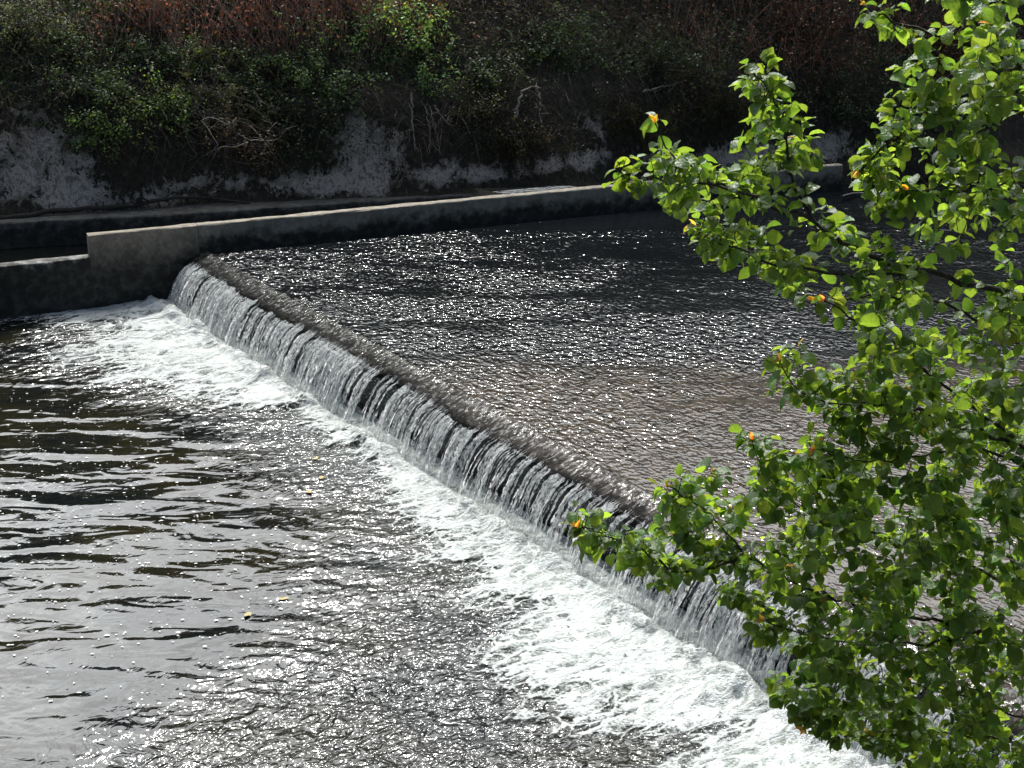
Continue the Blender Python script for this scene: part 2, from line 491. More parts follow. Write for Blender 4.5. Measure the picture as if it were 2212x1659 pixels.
# ------------------------------------------------------------------ falling water: thousands of strands on ballistic paths
def fall_material():
    m, t, out = newmat('falling_water')
    g = geopos(t)
    st = mapping(t, g, (1, 1, 1), (0, 0, -ANG))
    b = noise_node(t, mapping(t, st, (30, 16, 13)), 1.0, 4, .65, .6)
    nor = bump(t, b, .06)
    gl = princ(t, None, (.90, .90, .89), .16, 1.4, nor)
    tr = N(t, 'ShaderNodeBsdfTranslucent'); tr.inputs[0].default_value = (.97, .97, .96, 1)
    t.links.new(nor, tr.inputs['Normal'])
    m1 = N(t, 'ShaderNodeMixShader'); m1.inputs[0].default_value = .6
    t.links.new(gl, m1.inputs[1]); t.links.new(tr.outputs[0], m1.inputs[2])
    tp = N(t, 'ShaderNodeBsdfTransparent'); tp.inputs[0].default_value = (.96, .98, .98, 1)
    m2 = N(t, 'ShaderNodeMixShader')
    t.links.new(mrange(t, b, .38, .60, .12, .95), m2.inputs[0])
    t.links.new(tp.outputs[0], m2.inputs[1]); t.links.new(m1.outputs[0], m2.inputs[2])
    t.links.new(m2.outputs[0], out.inputs['Surface'])
    return m
M_fall = fall_material()
fall = tag(empty('waterfall', uv(10., .2, 0.)), 'white curtain of water falling over the weir crest', 'waterfall')
TB = Tubes()
dens = lambda u: .8 * (fbm(np.array([u * 1.0]), np.array([3.3]), 81, 2)[0]) + 1.2 * fbm(np.array([u * 6.5]), np.array([1.3]), 83, 2)[0]
gaps = [(8.0, .16), (8.45, .10), (3.1, .0), (12.55, .05)]
cnt = 0
T_END = math.sqrt(2 * (ZC - .01) / 9.81)
u = -.02
while u < ULEN - .2:
    u += rng.exponential(.0105)
    dn = dens(u)
    far_boost = sstep(9, 3, u)
    if rng.random() > np.clip((dn - .84) * 2.6 + .42 * far_boost + .27, .20, 1): continue
    if any(abs(u - c) < h_ and rng.random() < .93 for c, h_ in gaps): continue
    n = 17
    tt = np.linspace(0.0, 1.0, n) * T_END * rng.uniform(.93, 1.04)
    v0 = 1.30 * (1 + .22 * (fbm(np.array([u * 2.3]), np.array([9.1]), 85, 3)[0] - .5)) * rng.uniform(.93, 1.05)
    tau = np.linspace(0, 1, n)
    du = np.cumsum(rng.normal(0, .010, n)) * tau + .05 * (fbm(np.full(n, u * 3.) + .0, tau * .8, 87, 2) - .5) * tau
    P = uv(u + du, .0 + v0 * tt + rng.normal(0, .014, n) * tau, ZC - .03 - 4.905 * tt * tt + rng.normal(0, .006))
    # the same thread of water upstream of the lip, lying on the sill
    hv = np.array([-.10, -.06, -.03, -.005]); hz = np.array([ZC + .040, ZC + .022, ZC + .010, ZC - .010])
    P = np.concatenate([uv(u + rng.normal(0, .012, 4), hv, hz), P[1:]])
    big = rng.random() ** 2.2
    r0 = .007 + .015 * big
    rad = r0 * (1.15 - .45 * tau) * np.clip(1 + rng.normal(0, .42, n), .25, 2.0)
    rad = np.concatenate([r0 * np.array([.05, .14, .32, .8]), rad[1:]])
    TB.ribbon(P, rad * 1.35); cnt += 1
TB.build('water_strands', M_fall, fall)
# thin glassy sheet where the water bends over the crest, tearing open below
nu, nt_ = 900, 14
us = np.linspace(0, ULEN - .2, nu); tt = np.linspace(0, .17, nt_)
Ug, Tg = np.meshgrid(us, tt, indexing='ij')
rid = fbm(Ug * 9, Tg * 2, 91, 3) - .5
Vg = -.03 + (1.2 + .25 * rid) * Tg + .012 * rid
Zg = ZC - .02 - 4.905 * Tg ** 2 + .02 * rid
def sheet_material():
    m, t, out = newmat('crest_sheet')
    g = geopos(t)
    st = mapping(t, g, (1, 1, 1), (0, 0, -ANG))
    b = noise_node(t, mapping(t, st, (26, 3, 3)), 1.0, 4, .6, .4)
    c = noise_node(t, mapping(t, st, (5, .7, .7)), 1.0, 3, .6, .3)
    d = attr(t, 'drop')
    nor = bump(t, b, .03)
    gl = princ(t, None, (.42, .46, .48), .12, 1.33, nor)
    tp = N(t, 'ShaderNodeBsdfTransparent'); tp.inputs[0].default_value = (.9, .93, .93, 1)
    m2 = N(t, 'ShaderNodeMixShader')
    al = math_(t, 'SUBTRACT', math_(t, 'ADD', math_(t, 'MULTIPLY', b, .8), math_(t, 'MULTIPLY', c, .7)), math_(t, 'MULTIPLY', d, .45))
    t.links.new(mrange(t, al, .66, .95, .0, .45), m2.inputs[0])
    t.links.new(tp.outputs[0], m2.inputs[1]); t.links.new(gl, m2.inputs[2])
    t.links.new(m2.outputs[0], out.inputs['Surface'])
    return m
mesh_obj('water_sheet', uv(Ug, Vg, Zg).reshape(-1, 3), grid_faces(nu, nt_), sheet_material(), fall, True, {'drop': (Tg / .17).ravel()})
# spray droplets at the foot
V = []; F = []; n = 0
octv = np.array([[1, 0, 0], [-1, 0, 0], [0, 1, 0], [0, -1, 0], [0, 0, 1], [0, 0, -1]], float)
octf = np.array([[0, 2, 4], [2, 1, 4], [1, 3, 4], [3, 0, 4], [2, 0, 5], [1, 2, 5], [3, 1, 5], [0, 3, 5]])
for i in range(15000):
    u = rng.uniform(0, ULEN - 1); hgt = abs(rng.normal(0, .075)); v = .60 + rng.normal(0, .11) + .3 * hgt
    if rng.random() < .18:
        tq = rng.uniform(.1, .4); hgt = ZC - 4.9 * tq * tq; v = 1.22 * tq + rng.normal(0, .02)
    c = uv(u, v, .03 + hgt)
    V.append(c + octv * rng.uniform(.002, .007)); F.append(octf + n); n += 6
mesh_obj('spray', np.concatenate(V), np.concatenate(F), m_fleck, fall)

# ------------------------------------------------------------------ concrete walls
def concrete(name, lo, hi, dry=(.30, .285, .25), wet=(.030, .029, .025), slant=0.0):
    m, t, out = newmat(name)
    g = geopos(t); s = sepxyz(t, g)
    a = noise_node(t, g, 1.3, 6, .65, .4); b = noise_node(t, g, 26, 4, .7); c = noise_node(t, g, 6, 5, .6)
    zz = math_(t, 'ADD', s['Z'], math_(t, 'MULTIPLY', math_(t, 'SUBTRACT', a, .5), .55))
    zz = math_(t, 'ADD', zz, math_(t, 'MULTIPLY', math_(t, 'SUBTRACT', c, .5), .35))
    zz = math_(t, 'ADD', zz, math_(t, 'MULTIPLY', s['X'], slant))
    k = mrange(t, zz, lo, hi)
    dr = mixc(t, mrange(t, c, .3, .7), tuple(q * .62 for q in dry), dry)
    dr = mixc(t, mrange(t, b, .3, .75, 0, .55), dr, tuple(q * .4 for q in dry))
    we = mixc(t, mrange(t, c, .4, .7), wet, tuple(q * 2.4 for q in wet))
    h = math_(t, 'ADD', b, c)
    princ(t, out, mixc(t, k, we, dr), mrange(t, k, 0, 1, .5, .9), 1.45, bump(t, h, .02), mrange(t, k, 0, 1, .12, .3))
    return m
def wall_block(name, a0, a1, z0, z1, off, th, mat, parent, seed=0, seg=.12, dz=None):
    """rounded-edge concrete run along the wall direction; a measured from WF."""
    n = max(4, int(abs(a1 - a0) / seg)); aa = np.linspace(a0, a1, n)
    r = .028
    prof = np.array([(0, z0), (0, (z0 + z1) / 2), (0, z1 - r), (r * .3, z1 - r * .3), (r, z1), (th / 2, z1 + .004), (th - r, z1), (th - r * .3, z1 - r * .3), (th, z1 - r), (th, z0)])
    A, K = np.meshgrid(aa, np.arange(len(prof)), indexing='ij')
    jo = (fbm(A * 2.4, K * .9, 100 + seed, 4) - .5) * .035; jz = (fbm(A * 3.0, K * .5, 120 + seed, 4) - .5) * .03
    top = (prof[K, 1] > z1 - .1)
    O = prof[K, 0] + off + jo * top; Zz = prof[K, 1] + jz * top
    if dz is not None: Zz = Zz + dz(A) * top
    P = WF + A[..., None] * WD + O[..., None] * WN + Zz[..., None] * np.array([0, 0, 1.])
    F = grid_faces(n, len(prof))
    m_ = len(prof)
    caps = [np.arange(m_)[None], (np.arange(m_) + (n - 1) * m_)[None, ::-1]]
    return mesh_obj(name, P.reshape(-1, 3), [F, *caps], mat, parent, False)
def along(x, y, z):
    return float((at_z(x, y, z) - WF) @ WD)
aL = along(187, 505, 1.45); aJ = along(427, 487, 1.45); aR = along(1835, 360, 1.45)
cw = tag(empty('stepped_wall', WF + WD * 2), 'narrow stepped concrete wall with sunlit top dividing pool from side channel', 'wall')
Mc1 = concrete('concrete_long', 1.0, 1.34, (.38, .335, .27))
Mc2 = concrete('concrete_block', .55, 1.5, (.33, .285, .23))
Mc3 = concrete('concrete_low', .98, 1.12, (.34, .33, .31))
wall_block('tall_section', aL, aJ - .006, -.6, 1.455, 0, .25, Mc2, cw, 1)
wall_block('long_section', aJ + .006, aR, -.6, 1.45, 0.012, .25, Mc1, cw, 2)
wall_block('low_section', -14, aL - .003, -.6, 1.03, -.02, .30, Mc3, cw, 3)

# ------------------------------------------------------------------ far bank terrain
BF = at_z(0, 468, 1.15); BE = at_z(1800, 356, 1.0)
bd_ = BE - BF; bd_[2] = 0; bd_ /= np.linalg.norm(bd_); bn_ = np.array([-bd_[1], bd_[0], 0])
def bank_ab(x, y):
    return (x - BF[0]) * bd_[0] + (y - BF[1]) * bd_[1], (x - BF[0]) * bn_[0] + (y - BF[1]) * bn_[1]
PB = np.array([-3, -.9, -.6, -.1, .0, .45, 1.0, 2.2, 3.6, 5.2, 7.0, 10, 16, 60])
PZ = np.array([-1.2, -.9, .6, 1.13, 1.2, 2.25, 3.15, 4.25, 5.7, 6.9, 7.5, 8.0, 8.6, 12])
_la, _lb = [], []
for _x, _y in [(-500, 505), (-200, 492), (0, 481), (235, 470), (470, 457), (737, 438), (1000, 422)]:
    _q = bank_ab(*at_z(_x, _y, 1.16)[:2]); _la.append(_q[0]); _lb.append(_q[1] + np.interp(_x, [0, 470, 737, 1000], [.5, .75, .45, .12]))
_la += [_la[-1] + 2.5, _la[-1] + 6]; _lb += [_lb[-1] + .05, 0.0]
print('bank foot', np.round(_la, 2), np.round(_lb, 2))
def bank_h(x, y):
    a, b = bank_ab(x, y)
    b = b - np.interp(a, _la, _lb)
    bb = b + (fbm(a * .35, b * .2, 130, 3) - .45) * 1.2 * sstep(.0, 1.4, b) + (fbm(a * 1.5, b * 1.2, 140, 4) - .45) * .45 * sstep(.0, .7, b)
    return np.interp(bb, PB, PZ)
def hit(x, y, t0=24):
    d = ray(x, y); o = np.array([0, 0, H])
    ts = np.arange(t0, 60, .05)
    P = o + ts[:, None] * d
    g = bank_h(P[:, 0], P[:, 1]) >= P[:, 2]
    i = int(np.argmax(g)) if g.any() else len(ts) - 1
    return P[i]
na, nb = 520, 150
aa = np.linspace(-22, 48, na); bbb = -1.0 + np.linspace(0, 1, nb) ** 1.7 * 45
A, B = np.meshgrid(aa, bbb, indexing='ij')
X = BF[0] + A * bd_[0] + B * bn_[0]; Y = BF[1] + A * bd_[1] + B * bn_[1]
Zb = bank_h(X, Y)
# pale rendered patches, as places on the slope
def project(X, Y, Z):
    z = Y * cP - (Z - H) * sP; yy = Y * sP + (Z - H) * cP
    return CX + FPX * X / z, CY - FPX * yy / z
patches = [(-6, 1.5, 1.6, .8), ]
patch = np.zeros_like(Zb)
for (px, py, ra, rz, s_) in [(70, 330, 1.25, 1.0, 1.0), (150, 390, .9, .7, .9), (790, 330, 1.0, .75, 1.0), (720, 395, 1.5, .35, .8), (1000, 370, 2.0, .28, .7), (1250, 345, 1.6, .3, .7),
                             (1280, 270, .7, .4, .75), (1430, 320, 1.2, .4, .6), (1660, 330, 2.4, .35, .75), (1790, 315, 1.0, .5, .85), (560, 385, 2.2, .25, .55), (350, 420, 2.0, .25, .6), (880, 265, .5, .35, .6)]:
    c = hit(px, py); ca, cb = bank_ab(c[0], c[1])
    patch = np.maximum(patch, s_ * np.exp(-((A - ca) / ra) ** 2 - ((Zb - c[2]) / rz) ** 2))
patch = patch * .8 + .22 * np.exp(-((Zb - 1.45) / .3) ** 2)
def bank_material():
    m, t, out = newmat('bank_soil')
    g = geopos(t)
    a = noise_node(t, g, 1.6, 6, .65, .5); b = noise_node(t, mapping(t, g, (1, 1, .7)), 9, 6, .72, .6); c = noise_node(t, g, 30, 4, .7)
    k = math_(t, 'ADD', attr(t, 'patch'), math_(t, 'MULTIPLY', math_(t, 'SUBTRACT', b, .5), 1.5))
    k = math_(t, 'ADD', k, math_(t, 'MULTIPLY', math_(t, 'SUBTRACT', a, .5), 1.6))
    k = mrange(t, k, .40, .66)
    soil = mixc(t, mrange(t, b, .35, .7), (.018, .016, .010), (.07, .055, .038))
    pale = mixc(t, mrange(t, c, .35, .7), (.60, .53, .46), (.33, .29, .25))
    pale = mixc(t, mrange(t, b, .50, .57, 0, .75), pale, (.14, .125, .10))
    h = math_(t, 'ADD', b, math_(t, 'MULTIPLY', c, .4))
    princ(t, out, mixc(t, k, soil, pale), .9, 1.4, bump(t, h, .08))
    return m
bank = mesh_obj('riverbank', np.stack([X, Y, Zb], -1).reshape(-1, 3), grid_faces(na, nb), bank_material(), None, True, {'patch': patch.ravel()})
tag(bank, kind='structure')

# rear ledge of the side channel
le = [at_z(x, y, 1.16) for x, y in [(-500, 505), (-200, 492), (0, 481), (235, 470), (470, 457), (737, 438), (1000, 422), (1120, 417)]]
le = smooth_path(le, 130)
prof = np.array([(0, -.5), (0, .7), (0, 1.13), (.012, 1.155), (.04, 1.165), (.5, 1.17), (1.3, 1.2)])
nrm = np.array([-.30, .954, 0])
I, K = np.meshgrid(np.arange(len(le)), np.arange(len(prof)), indexing='ij')
sarc = np.r_[0, np.cumsum(np.linalg.norm(np.diff(le, axis=0), axis=1))]
jo = (fbm(sarc[I] * 2.2, K * .8, 150, 4) - .5) * .06
P = np.zeros(I.shape + (3,))
P[..., :2] = le[I][..., :2] + (prof[K, 0] + jo)[..., None] * nrm[:2]
P[..., 2] = prof[K, 1] + jo * .5 * (prof[K, 1] > 1.1) - .3 * sstep(.9, 1, I / len(le))
lo_ = mesh_obj('ledge', P.reshape(-1, 3), grid_faces(len(le), len(prof)), concrete('concrete_ledge', .98, 1.25, (.17, .16, .14)), None, False)
tag(lo_, 'weathered concrete ledge at the foot of the bank behind the channel', 'ledge')

# side channel water and near bank
m_ch, t, out = newmat('channel_water')
princ(t, out, (.008, .009, .008), .08, 1.33, bump(t, noise_node(t, geopos(t), 5, 3, .5), .02))
q0, q1 = WF - WD * 16 + WN * .12, WF + WD * 30 + WN * .12
V = [q0, q1, q1 + WN * 4, q0 + WN * 4]; V = np.array(V); V[:, 2] = .62
tag(mesh_obj('water', V, np.array([[0, 1, 2, 3]]), m_ch), kind='structure')
m_nb, t, out = newmat('near_bank')
gg = geopos(t); nn_ = noise_node(t, gg, 5, 6, .7)
princ(t, out, mixc(t, mrange(t, nn_, .35, .65), (.035, .04, .015), (.07, .06, .035)), .9, 1.4, bump(t, nn_, .1))
us = np.linspace(21.6, 60, 80); vs = np.linspace(-45, 45, 150)
Ug, Vg = np.meshgrid(us, vs, indexing='ij')
Zn = np.interp(Ug + 1.2 * (fbm(Ug * .5, Vg * .5, 160) - .5), [21.6, 22.4, 24, 27, 34, 60], [-.8, .5, 2.0, 3.4, 5.5, 6.2])
Zn = Zn + .2 * (fbm(Ug * 2, Vg * 2, 165) - .5)
tag(mesh_obj('near_bank', uv(Ug, Vg, Zn).reshape(-1, 3), grid_faces(80, 150), m_nb), kind='structure')
# river bed / ground far below everything, out to the horizon
m_gr, t, out = newmat('ground_soil'); princ(t, out, (.05, .045, .03), .95)
tag(mesh_obj('ground', np.array([[-400, -400, -1.3], [400, -400, -1.3], [400, 400, -1.3], [-400, 400, -1.3]], float), np.array([[0, 1, 2, 3]]), m_gr), kind='structure')

# ------------------------------------------------------------------ foliage tools
def leaf_mat(name, rough=.45, trans=.45, tint=(1.9, 1.75, .5), spec=.5):
    m, t, out = newmat(name)
    col = attr(t, 'col', 'Color')
    g = geopos(t)
    nz = noise_node(t, g, 60, 2, .5)
    cc = N(t, 'ShaderNodeHueSaturation'); t.links.new(col, cc.inputs['Color'])
    t.links.new(mrange(t, nz, .3, .7, .82, 1.15), cc.inputs['Value'])
    p = princ(t, None, cc.outputs[0], rough, 1.45, None, spec)
    tr = N(t, 'ShaderNodeBsdfTranslucent')
    tm = N(t, 'ShaderNodeMix', data_type='RGBA', blend_type='MULTIPLY'); tm.inputs['Factor'].default_value = 1
    t.links.new(cc.outputs[0], tm.inputs['A']); tm.inputs['B'].default_value = (*tint, 1)
    t.links.new(tm.outputs['Result'], tr.inputs[0])
    ms = N(t, 'ShaderNodeMixShader'); ms.inputs[0].default_value = trans
    t.links.new(p, ms.inputs[1]); t.links.new(tr.outputs[0], ms.inputs[2])
    t.links.new(ms.outputs[0], out.inputs['Surface'])
    return m
M_shrub = leaf_mat('shrub_leaf', .5, .35, spec=.22)
M_dry = leaf_mat('dry_leaf', .6, .3, (1.4, 1.1, .8), .3)
def bark_mat(name, a, b):
    m, t, out = newmat(name)
    n = noise_node(t, mapping(t, geopos(t), (1, 1, .35)), 45, 4, .7)
    princ(t, out, mixc(t, mrange(t, n, .3, .7), a, b), .85, 1.4, bump(t, n, .01)); return m
M_bark = bark_mat('bark', (.018, .014, .011), (.07, .055, .042))
M_deadwood = bark_mat('dead_wood', (.12, .10, .08), (.30, .26, .22))
M_log = bark_mat('wet_log', (.018, .016, .013), (.06, .05, .04))
def rand_dirs(n):
    d = rng.normal(0, 1, (n, 3)); return d / np.linalg.norm(d, axis=1)[:, None]
QT = np.array([[0, 0, 0], [-.34, .45, .06], [0, 1, -.05], [.34, .45, .06]])
def leaf_cards(C, nrm, size, cols, name, mat, parent=None, kind=None, aspect=1.0):
    """small folded diamond leaves: C n x 3, nrm n x 3 leaf normals."""
    n = len(C)
    t = rand_dirs(n); T = t - (t * nrm).sum(1)[:, None] * nrm
    T /= np.linalg.norm(T, axis=1)[:, None] + 1e-9
    Bx = np.cross(T, nrm)
    q = QT * np.array([aspect, 1, 1])
    V = C[:, None] + size[:, None, None] * (q[None, :, 0, None] * Bx[:, None] + (q[None, :, 1, None] - .5) * T[:, None] + q[None, :, 2, None] * nrm[:, None])
    i = np.arange(n)[:, None] * 4
    F = np.concatenate([i + [[0, 1, 2]], i + [[0, 2, 3]]]) if False else (i + [[0, 3, 2, 1]])
    col = np.repeat(np.c_[cols, np.ones(n)], 4, 0)
    return mesh_obj(name, V.reshape(-1, 3), F, mat, parent, False, {'col': col})
def vary(base, n, s=.3, hue=.12):
    b = np.asarray(base)[None] * np.exp(rng.normal(0, s, (n, 1))) * np.exp(rng.normal(0, hue, (n, 3)))
    return np.clip(b, .002, .8)
# undergrowth carpet ----------------------------------------------------------------
n = 150000
a = rng.uniform(-12, 34, n); b = rng.uniform(.35, 8.0, n)
X = BF[0] + a * bd_[0] + b * bn_[0]; Y = BF[1] + a * bd_[1] + b * bn_[1]; Zq = bank_h(X, Y)
thin = fbm(a * .8, Zq * 1.1, 170, 4)
lim = np.interp(Zq, [1.3, 1.9, 2.5, 3.2, 4], [.80, .66, .50, .36, .2])
for (px, py, ra, rz) in [(80, 350, 1.5, 1.1), (790, 320, 1.0, .8), (1280, 270, .6, .35)]:
    c = hit(px, py); ca, cb = bank_ab(c[0], c[1])
    lim = np.maximum(lim, .78 * np.exp(-(((a - ca) / ra) ** 4) - ((Zq - c[2]) / rz) ** 4))
keep = thin > lim
C = np.stack([X, Y, Zq + np.abs(rng.normal(0, .2, n)) + .02], 1)[keep]
ak = a[keep]; zk = Zq[keep]
nn = np.array([0, -.6, .8]) + .7 * rand_dirs(len(C)); nn /= np.linalg.norm(nn, axis=1)[:, None]
cols = vary((.050, .072, .030), len(C), .5)
br = rng.random(len(C)) < np.clip(.25 + .5 * (fbm(ak * .5, zk * .6, 175) - .45) * 4 + .25 * sstep(14, 22, ak), .05, .85)
cols[br] = vary((.085, .055, .034), br.sum(), .5)
o = leaf_cards(C, nn, rng.uniform(.04, .12, len(C)), cols, 'undergrowth', M_shrub)
tag(o, kind='stuff')
# tangle of dead stems and grass across the bank ----------------------------------------
TB = Tubes()
for i in range(3600):
    px = rng.uniform(-60, 2000); py = rng.uniform(-40, 330)
    c = hit(px, py)
    if c[2] < 2.2: continue
    L = rng.uniform(.25, 1.1)
    d = np.array([rng.normal(0, .6), rng.normal(-.45, .3), rng.normal(.1, .6)]); d /= np.linalg.norm(d)
    p1 = c + d * L * .5 + [0, -.05, .12]; p2 = c + d * L + [0, -.02, -.25 * rng.random()]
    TB.add(smooth_path([c, p1, p2], 6), np.linspace(.007, .003, 6), 3)
tag(TB.build('dead_stems', bark_mat('dead_stem', (.05, .04, .03), (.20, .16, .12))), kind='stuff')

# red-brown dry canes along the top of the bank --------------------------------------------
TB = Tubes(); LC = []; 
for i in range(2600):
    if rng.random() < .72: px, py = rng.uniform(190, 960), rng.uniform(-60, 150)
    else: px, py = rng.uniform(1450, 2100), rng.uniform(-60, 190)
    if rng.random() > np.interp(py, [-60, 40, 130, 190], [1, .8, .35, .2]) * (.35 + 1.3 * sstep(.4, .6, fbm(np.array([px / 70.]), np.array([py / 60.]), 210, 2)[0])): continue
    c = hit(px, py)
    L = rng.uniform(.5, 1.3)
    d = np.array([rng.normal(0, .42), rng.normal(-.2, .3), 1.0])
    p2 = c + d * L; p1 = (c + p2) / 2 + rng.normal(0, .06, 3)
    P = smooth_path([c - [0, 0, .1], p1, p2], 6)
    TB.add(P, np.linspace(.009, .004, 6), 3)
    for k in range(7):
        LC.append(P[rng.integers(1, 6)] + rng.normal(0, .06, 3))
tag(TB.build('dry_canes', bark_mat('cane', (.15, .08, .06), (.52, .38, .31))), kind='stuff')
LC = np.array(LC)
o = leaf_cards(LC, rand_dirs(len(LC)), rng.uniform(.04, .10, len(LC)), vary((.20, .085, .05), len(LC), .45), 'dry_leaves', M_dry)
tag(o, kind='stuff')

# individual shrubs ------------------------------------------------------------------------
def shrub(name, cat, label, px, py, rx, rz, col, nleaf, size=.06, droop=.0, group='shrubs growing on the far bank', out=.55, bare=0, mat=None, bmat=None, aspect=1.0, lift=0.):
    c0 = hit(px, py)
    m_per = np.linalg.norm(c0 - np.array([0, 0, H])) / FPX
    Rx, Rz = rx * m_per * 1.12, rz * m_per * 1.15
    nleaf = int(nleaf * 1.9)
    c = c0 + np.array([0, -out * Rx * .6, lift])
    root = empty(name, c0)
    tag(root, label, cat, group)
    nc = max(4, int(rx / 9))
    cc = c + rng.normal(0, 1, (nc, 3)) * np.array([Rx * .52, Rx * .30, Rz * .5]); cr = rng.uniform(.20, .42, nc) * min(Rx, Rz) + .06
    TB = Tubes()
    ns = max(10, int(rx * .42)); shoots = []
    for k in range(ns):
        b0 = c0 + rng.normal(0, 1, 3) * [Rx * .45, .08, Rz * .25]
        tip = c + rng.normal(0, 1, 3) * np.array([Rx * .72, Rx * .30, Rz * .62]) + [0, -.05, 0]
        mid = (b0 + tip) / 2 + np.array([0, -.10, .22 * Rz + .12 * rng.random()])
        P = smooth_path([b0, mid, tip, tip + np.array([rng.normal(0, .14), -.08, -.16 * rng.random() - droop * .2])], 12)
        shoots.append(P); TB.add(P, np.linspace(.010, .003, 12), 3)
    shoots = np.array(shoots)
    pick = rng.integers(0, ns, nleaf); pos = rng.integers(3, 12, nleaf)
    d = rand_dirs(nleaf)
    C = shoots[pick, pos] + d * (rng.uniform(.015, .13, nleaf) * (1 + .5 * (rng.random(nleaf) < .3)))[:, None]
    far_ = rng.random(nleaf) < .30
    pk2 = rng.integers(0, nc, nleaf)
    C[far_] = (cc[pk2] + d * (cr[pk2] * rng.uniform(.2, 1.5, nleaf))[:, None])[far_]
    C[:, 2] -= droop * rng.random(nleaf) ** 2 * Rz
    nn = d * .8 + np.array([0, -.15, .65]) + .55 * rand_dirs(nleaf); nn /= np.linalg.norm(nn, axis=1)[:, None]
    cb = np.exp(rng.normal(0, .30, ns))[pick]
    cols = vary(col, nleaf, .28) * cb[:, None]
    leaf_cards(C, nn, size * rng.uniform(.6, 1.35, nleaf), np.clip(cols, .003, .8), 'foliage', mat or M_shrub, root, aspect=aspect)
    for k in range(nc):
        b0 = c0 + rng.normal(0, .12, 3) * [1, .3, .3]
        mid = (b0 + cc[k]) / 2 + rng.normal(0, .12, 3)
        TB.add(smooth_path([b0, mid, cc[k], cc[k] + rng.normal(0, .8, 3) * cr[k]], 8), np.linspace(.014, .004, 8), 4)
    for k in range(bare):
        s0 = cc[rng.integers(nc)]
        d1 = rand_dirs(1)[0]; d1[1] = -abs(d1[1]) * .7
        L = rng.uniform(.3, .8)
        p = [s0, s0 + d1 * L * .4 + rng.normal(0, .06, 3), s0 + d1 * L * .75 + rng.normal(0, .1, 3), s0 + d1 * L + [0, 0, rng.uniform(-.2, .12)]]
        TB.add(smooth_path(p, 9), np.linspace(.012, .004, 9), 4)
        if rng.random() < .7:
            q = p[2]; TB.add(smooth_path([q, q + rng.normal(0, .12, 3), q + rng.normal(0, .22, 3)], 5), np.linspace(.007, .003, 5), 3)
    TB.build('stems', bmat or M_bark, root)
    return root
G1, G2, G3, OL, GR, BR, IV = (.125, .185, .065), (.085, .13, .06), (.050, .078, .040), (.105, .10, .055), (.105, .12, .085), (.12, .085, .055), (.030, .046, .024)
shrub('bramble', 'shrub', 'leafy bramble with pale green leaves hanging just above the whitish patch at left', 345, 228, 85, 42, G1, 900)
shrub('bramble', 'shrub', 'low bright bramble tuft on the right edge of the leftmost whitish patch', 230, 288, 70, 34, G1, 800)
shrub('bramble', 'shrub', 'bramble with arching bare stems high at the left edge of the bank', 150, 85, 80, 55, G2, 1000, bare=14)
shrub('bramble', 'shrub', 'small fresh green bramble at the top edge left of the red-brown canes', 265, 28, 50, 40, G1, 600)
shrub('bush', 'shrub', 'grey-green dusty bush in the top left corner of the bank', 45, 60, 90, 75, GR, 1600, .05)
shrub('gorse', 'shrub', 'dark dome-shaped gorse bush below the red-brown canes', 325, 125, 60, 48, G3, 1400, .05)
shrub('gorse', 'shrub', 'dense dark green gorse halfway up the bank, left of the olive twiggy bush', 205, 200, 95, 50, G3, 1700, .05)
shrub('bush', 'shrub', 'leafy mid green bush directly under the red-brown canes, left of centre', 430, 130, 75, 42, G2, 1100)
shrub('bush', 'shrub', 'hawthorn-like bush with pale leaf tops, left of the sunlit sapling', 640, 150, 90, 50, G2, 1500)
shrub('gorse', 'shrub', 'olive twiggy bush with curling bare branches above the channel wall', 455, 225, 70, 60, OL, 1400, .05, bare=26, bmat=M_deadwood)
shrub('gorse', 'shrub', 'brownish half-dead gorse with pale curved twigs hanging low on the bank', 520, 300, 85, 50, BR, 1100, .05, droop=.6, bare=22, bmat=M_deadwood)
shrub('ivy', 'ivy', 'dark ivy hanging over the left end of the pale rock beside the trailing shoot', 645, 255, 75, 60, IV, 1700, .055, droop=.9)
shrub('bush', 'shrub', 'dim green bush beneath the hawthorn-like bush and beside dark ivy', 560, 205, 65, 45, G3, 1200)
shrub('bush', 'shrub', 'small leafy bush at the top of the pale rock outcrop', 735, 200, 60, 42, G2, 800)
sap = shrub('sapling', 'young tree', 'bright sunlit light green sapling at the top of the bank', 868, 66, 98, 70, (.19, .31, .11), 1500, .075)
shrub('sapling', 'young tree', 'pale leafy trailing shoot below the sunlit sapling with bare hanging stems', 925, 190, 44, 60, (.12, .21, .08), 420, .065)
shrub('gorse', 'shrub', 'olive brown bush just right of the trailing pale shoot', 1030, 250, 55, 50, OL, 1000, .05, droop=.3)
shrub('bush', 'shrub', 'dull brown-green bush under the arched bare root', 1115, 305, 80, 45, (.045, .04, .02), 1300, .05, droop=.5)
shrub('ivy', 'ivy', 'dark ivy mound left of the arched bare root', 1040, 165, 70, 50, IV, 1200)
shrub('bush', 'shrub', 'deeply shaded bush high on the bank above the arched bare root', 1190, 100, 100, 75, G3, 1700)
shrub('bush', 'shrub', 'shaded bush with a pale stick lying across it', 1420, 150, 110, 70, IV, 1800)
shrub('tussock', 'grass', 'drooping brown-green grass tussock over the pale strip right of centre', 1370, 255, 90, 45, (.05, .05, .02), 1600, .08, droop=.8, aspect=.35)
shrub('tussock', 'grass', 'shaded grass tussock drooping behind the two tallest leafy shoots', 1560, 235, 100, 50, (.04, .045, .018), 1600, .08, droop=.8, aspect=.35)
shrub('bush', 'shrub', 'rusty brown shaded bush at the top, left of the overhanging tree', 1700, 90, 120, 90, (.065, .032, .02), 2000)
shrub('bush', 'shrub', 'dark green bush behind the gap between tree shoots', 1800, 215, 110, 70, IV, 2000)
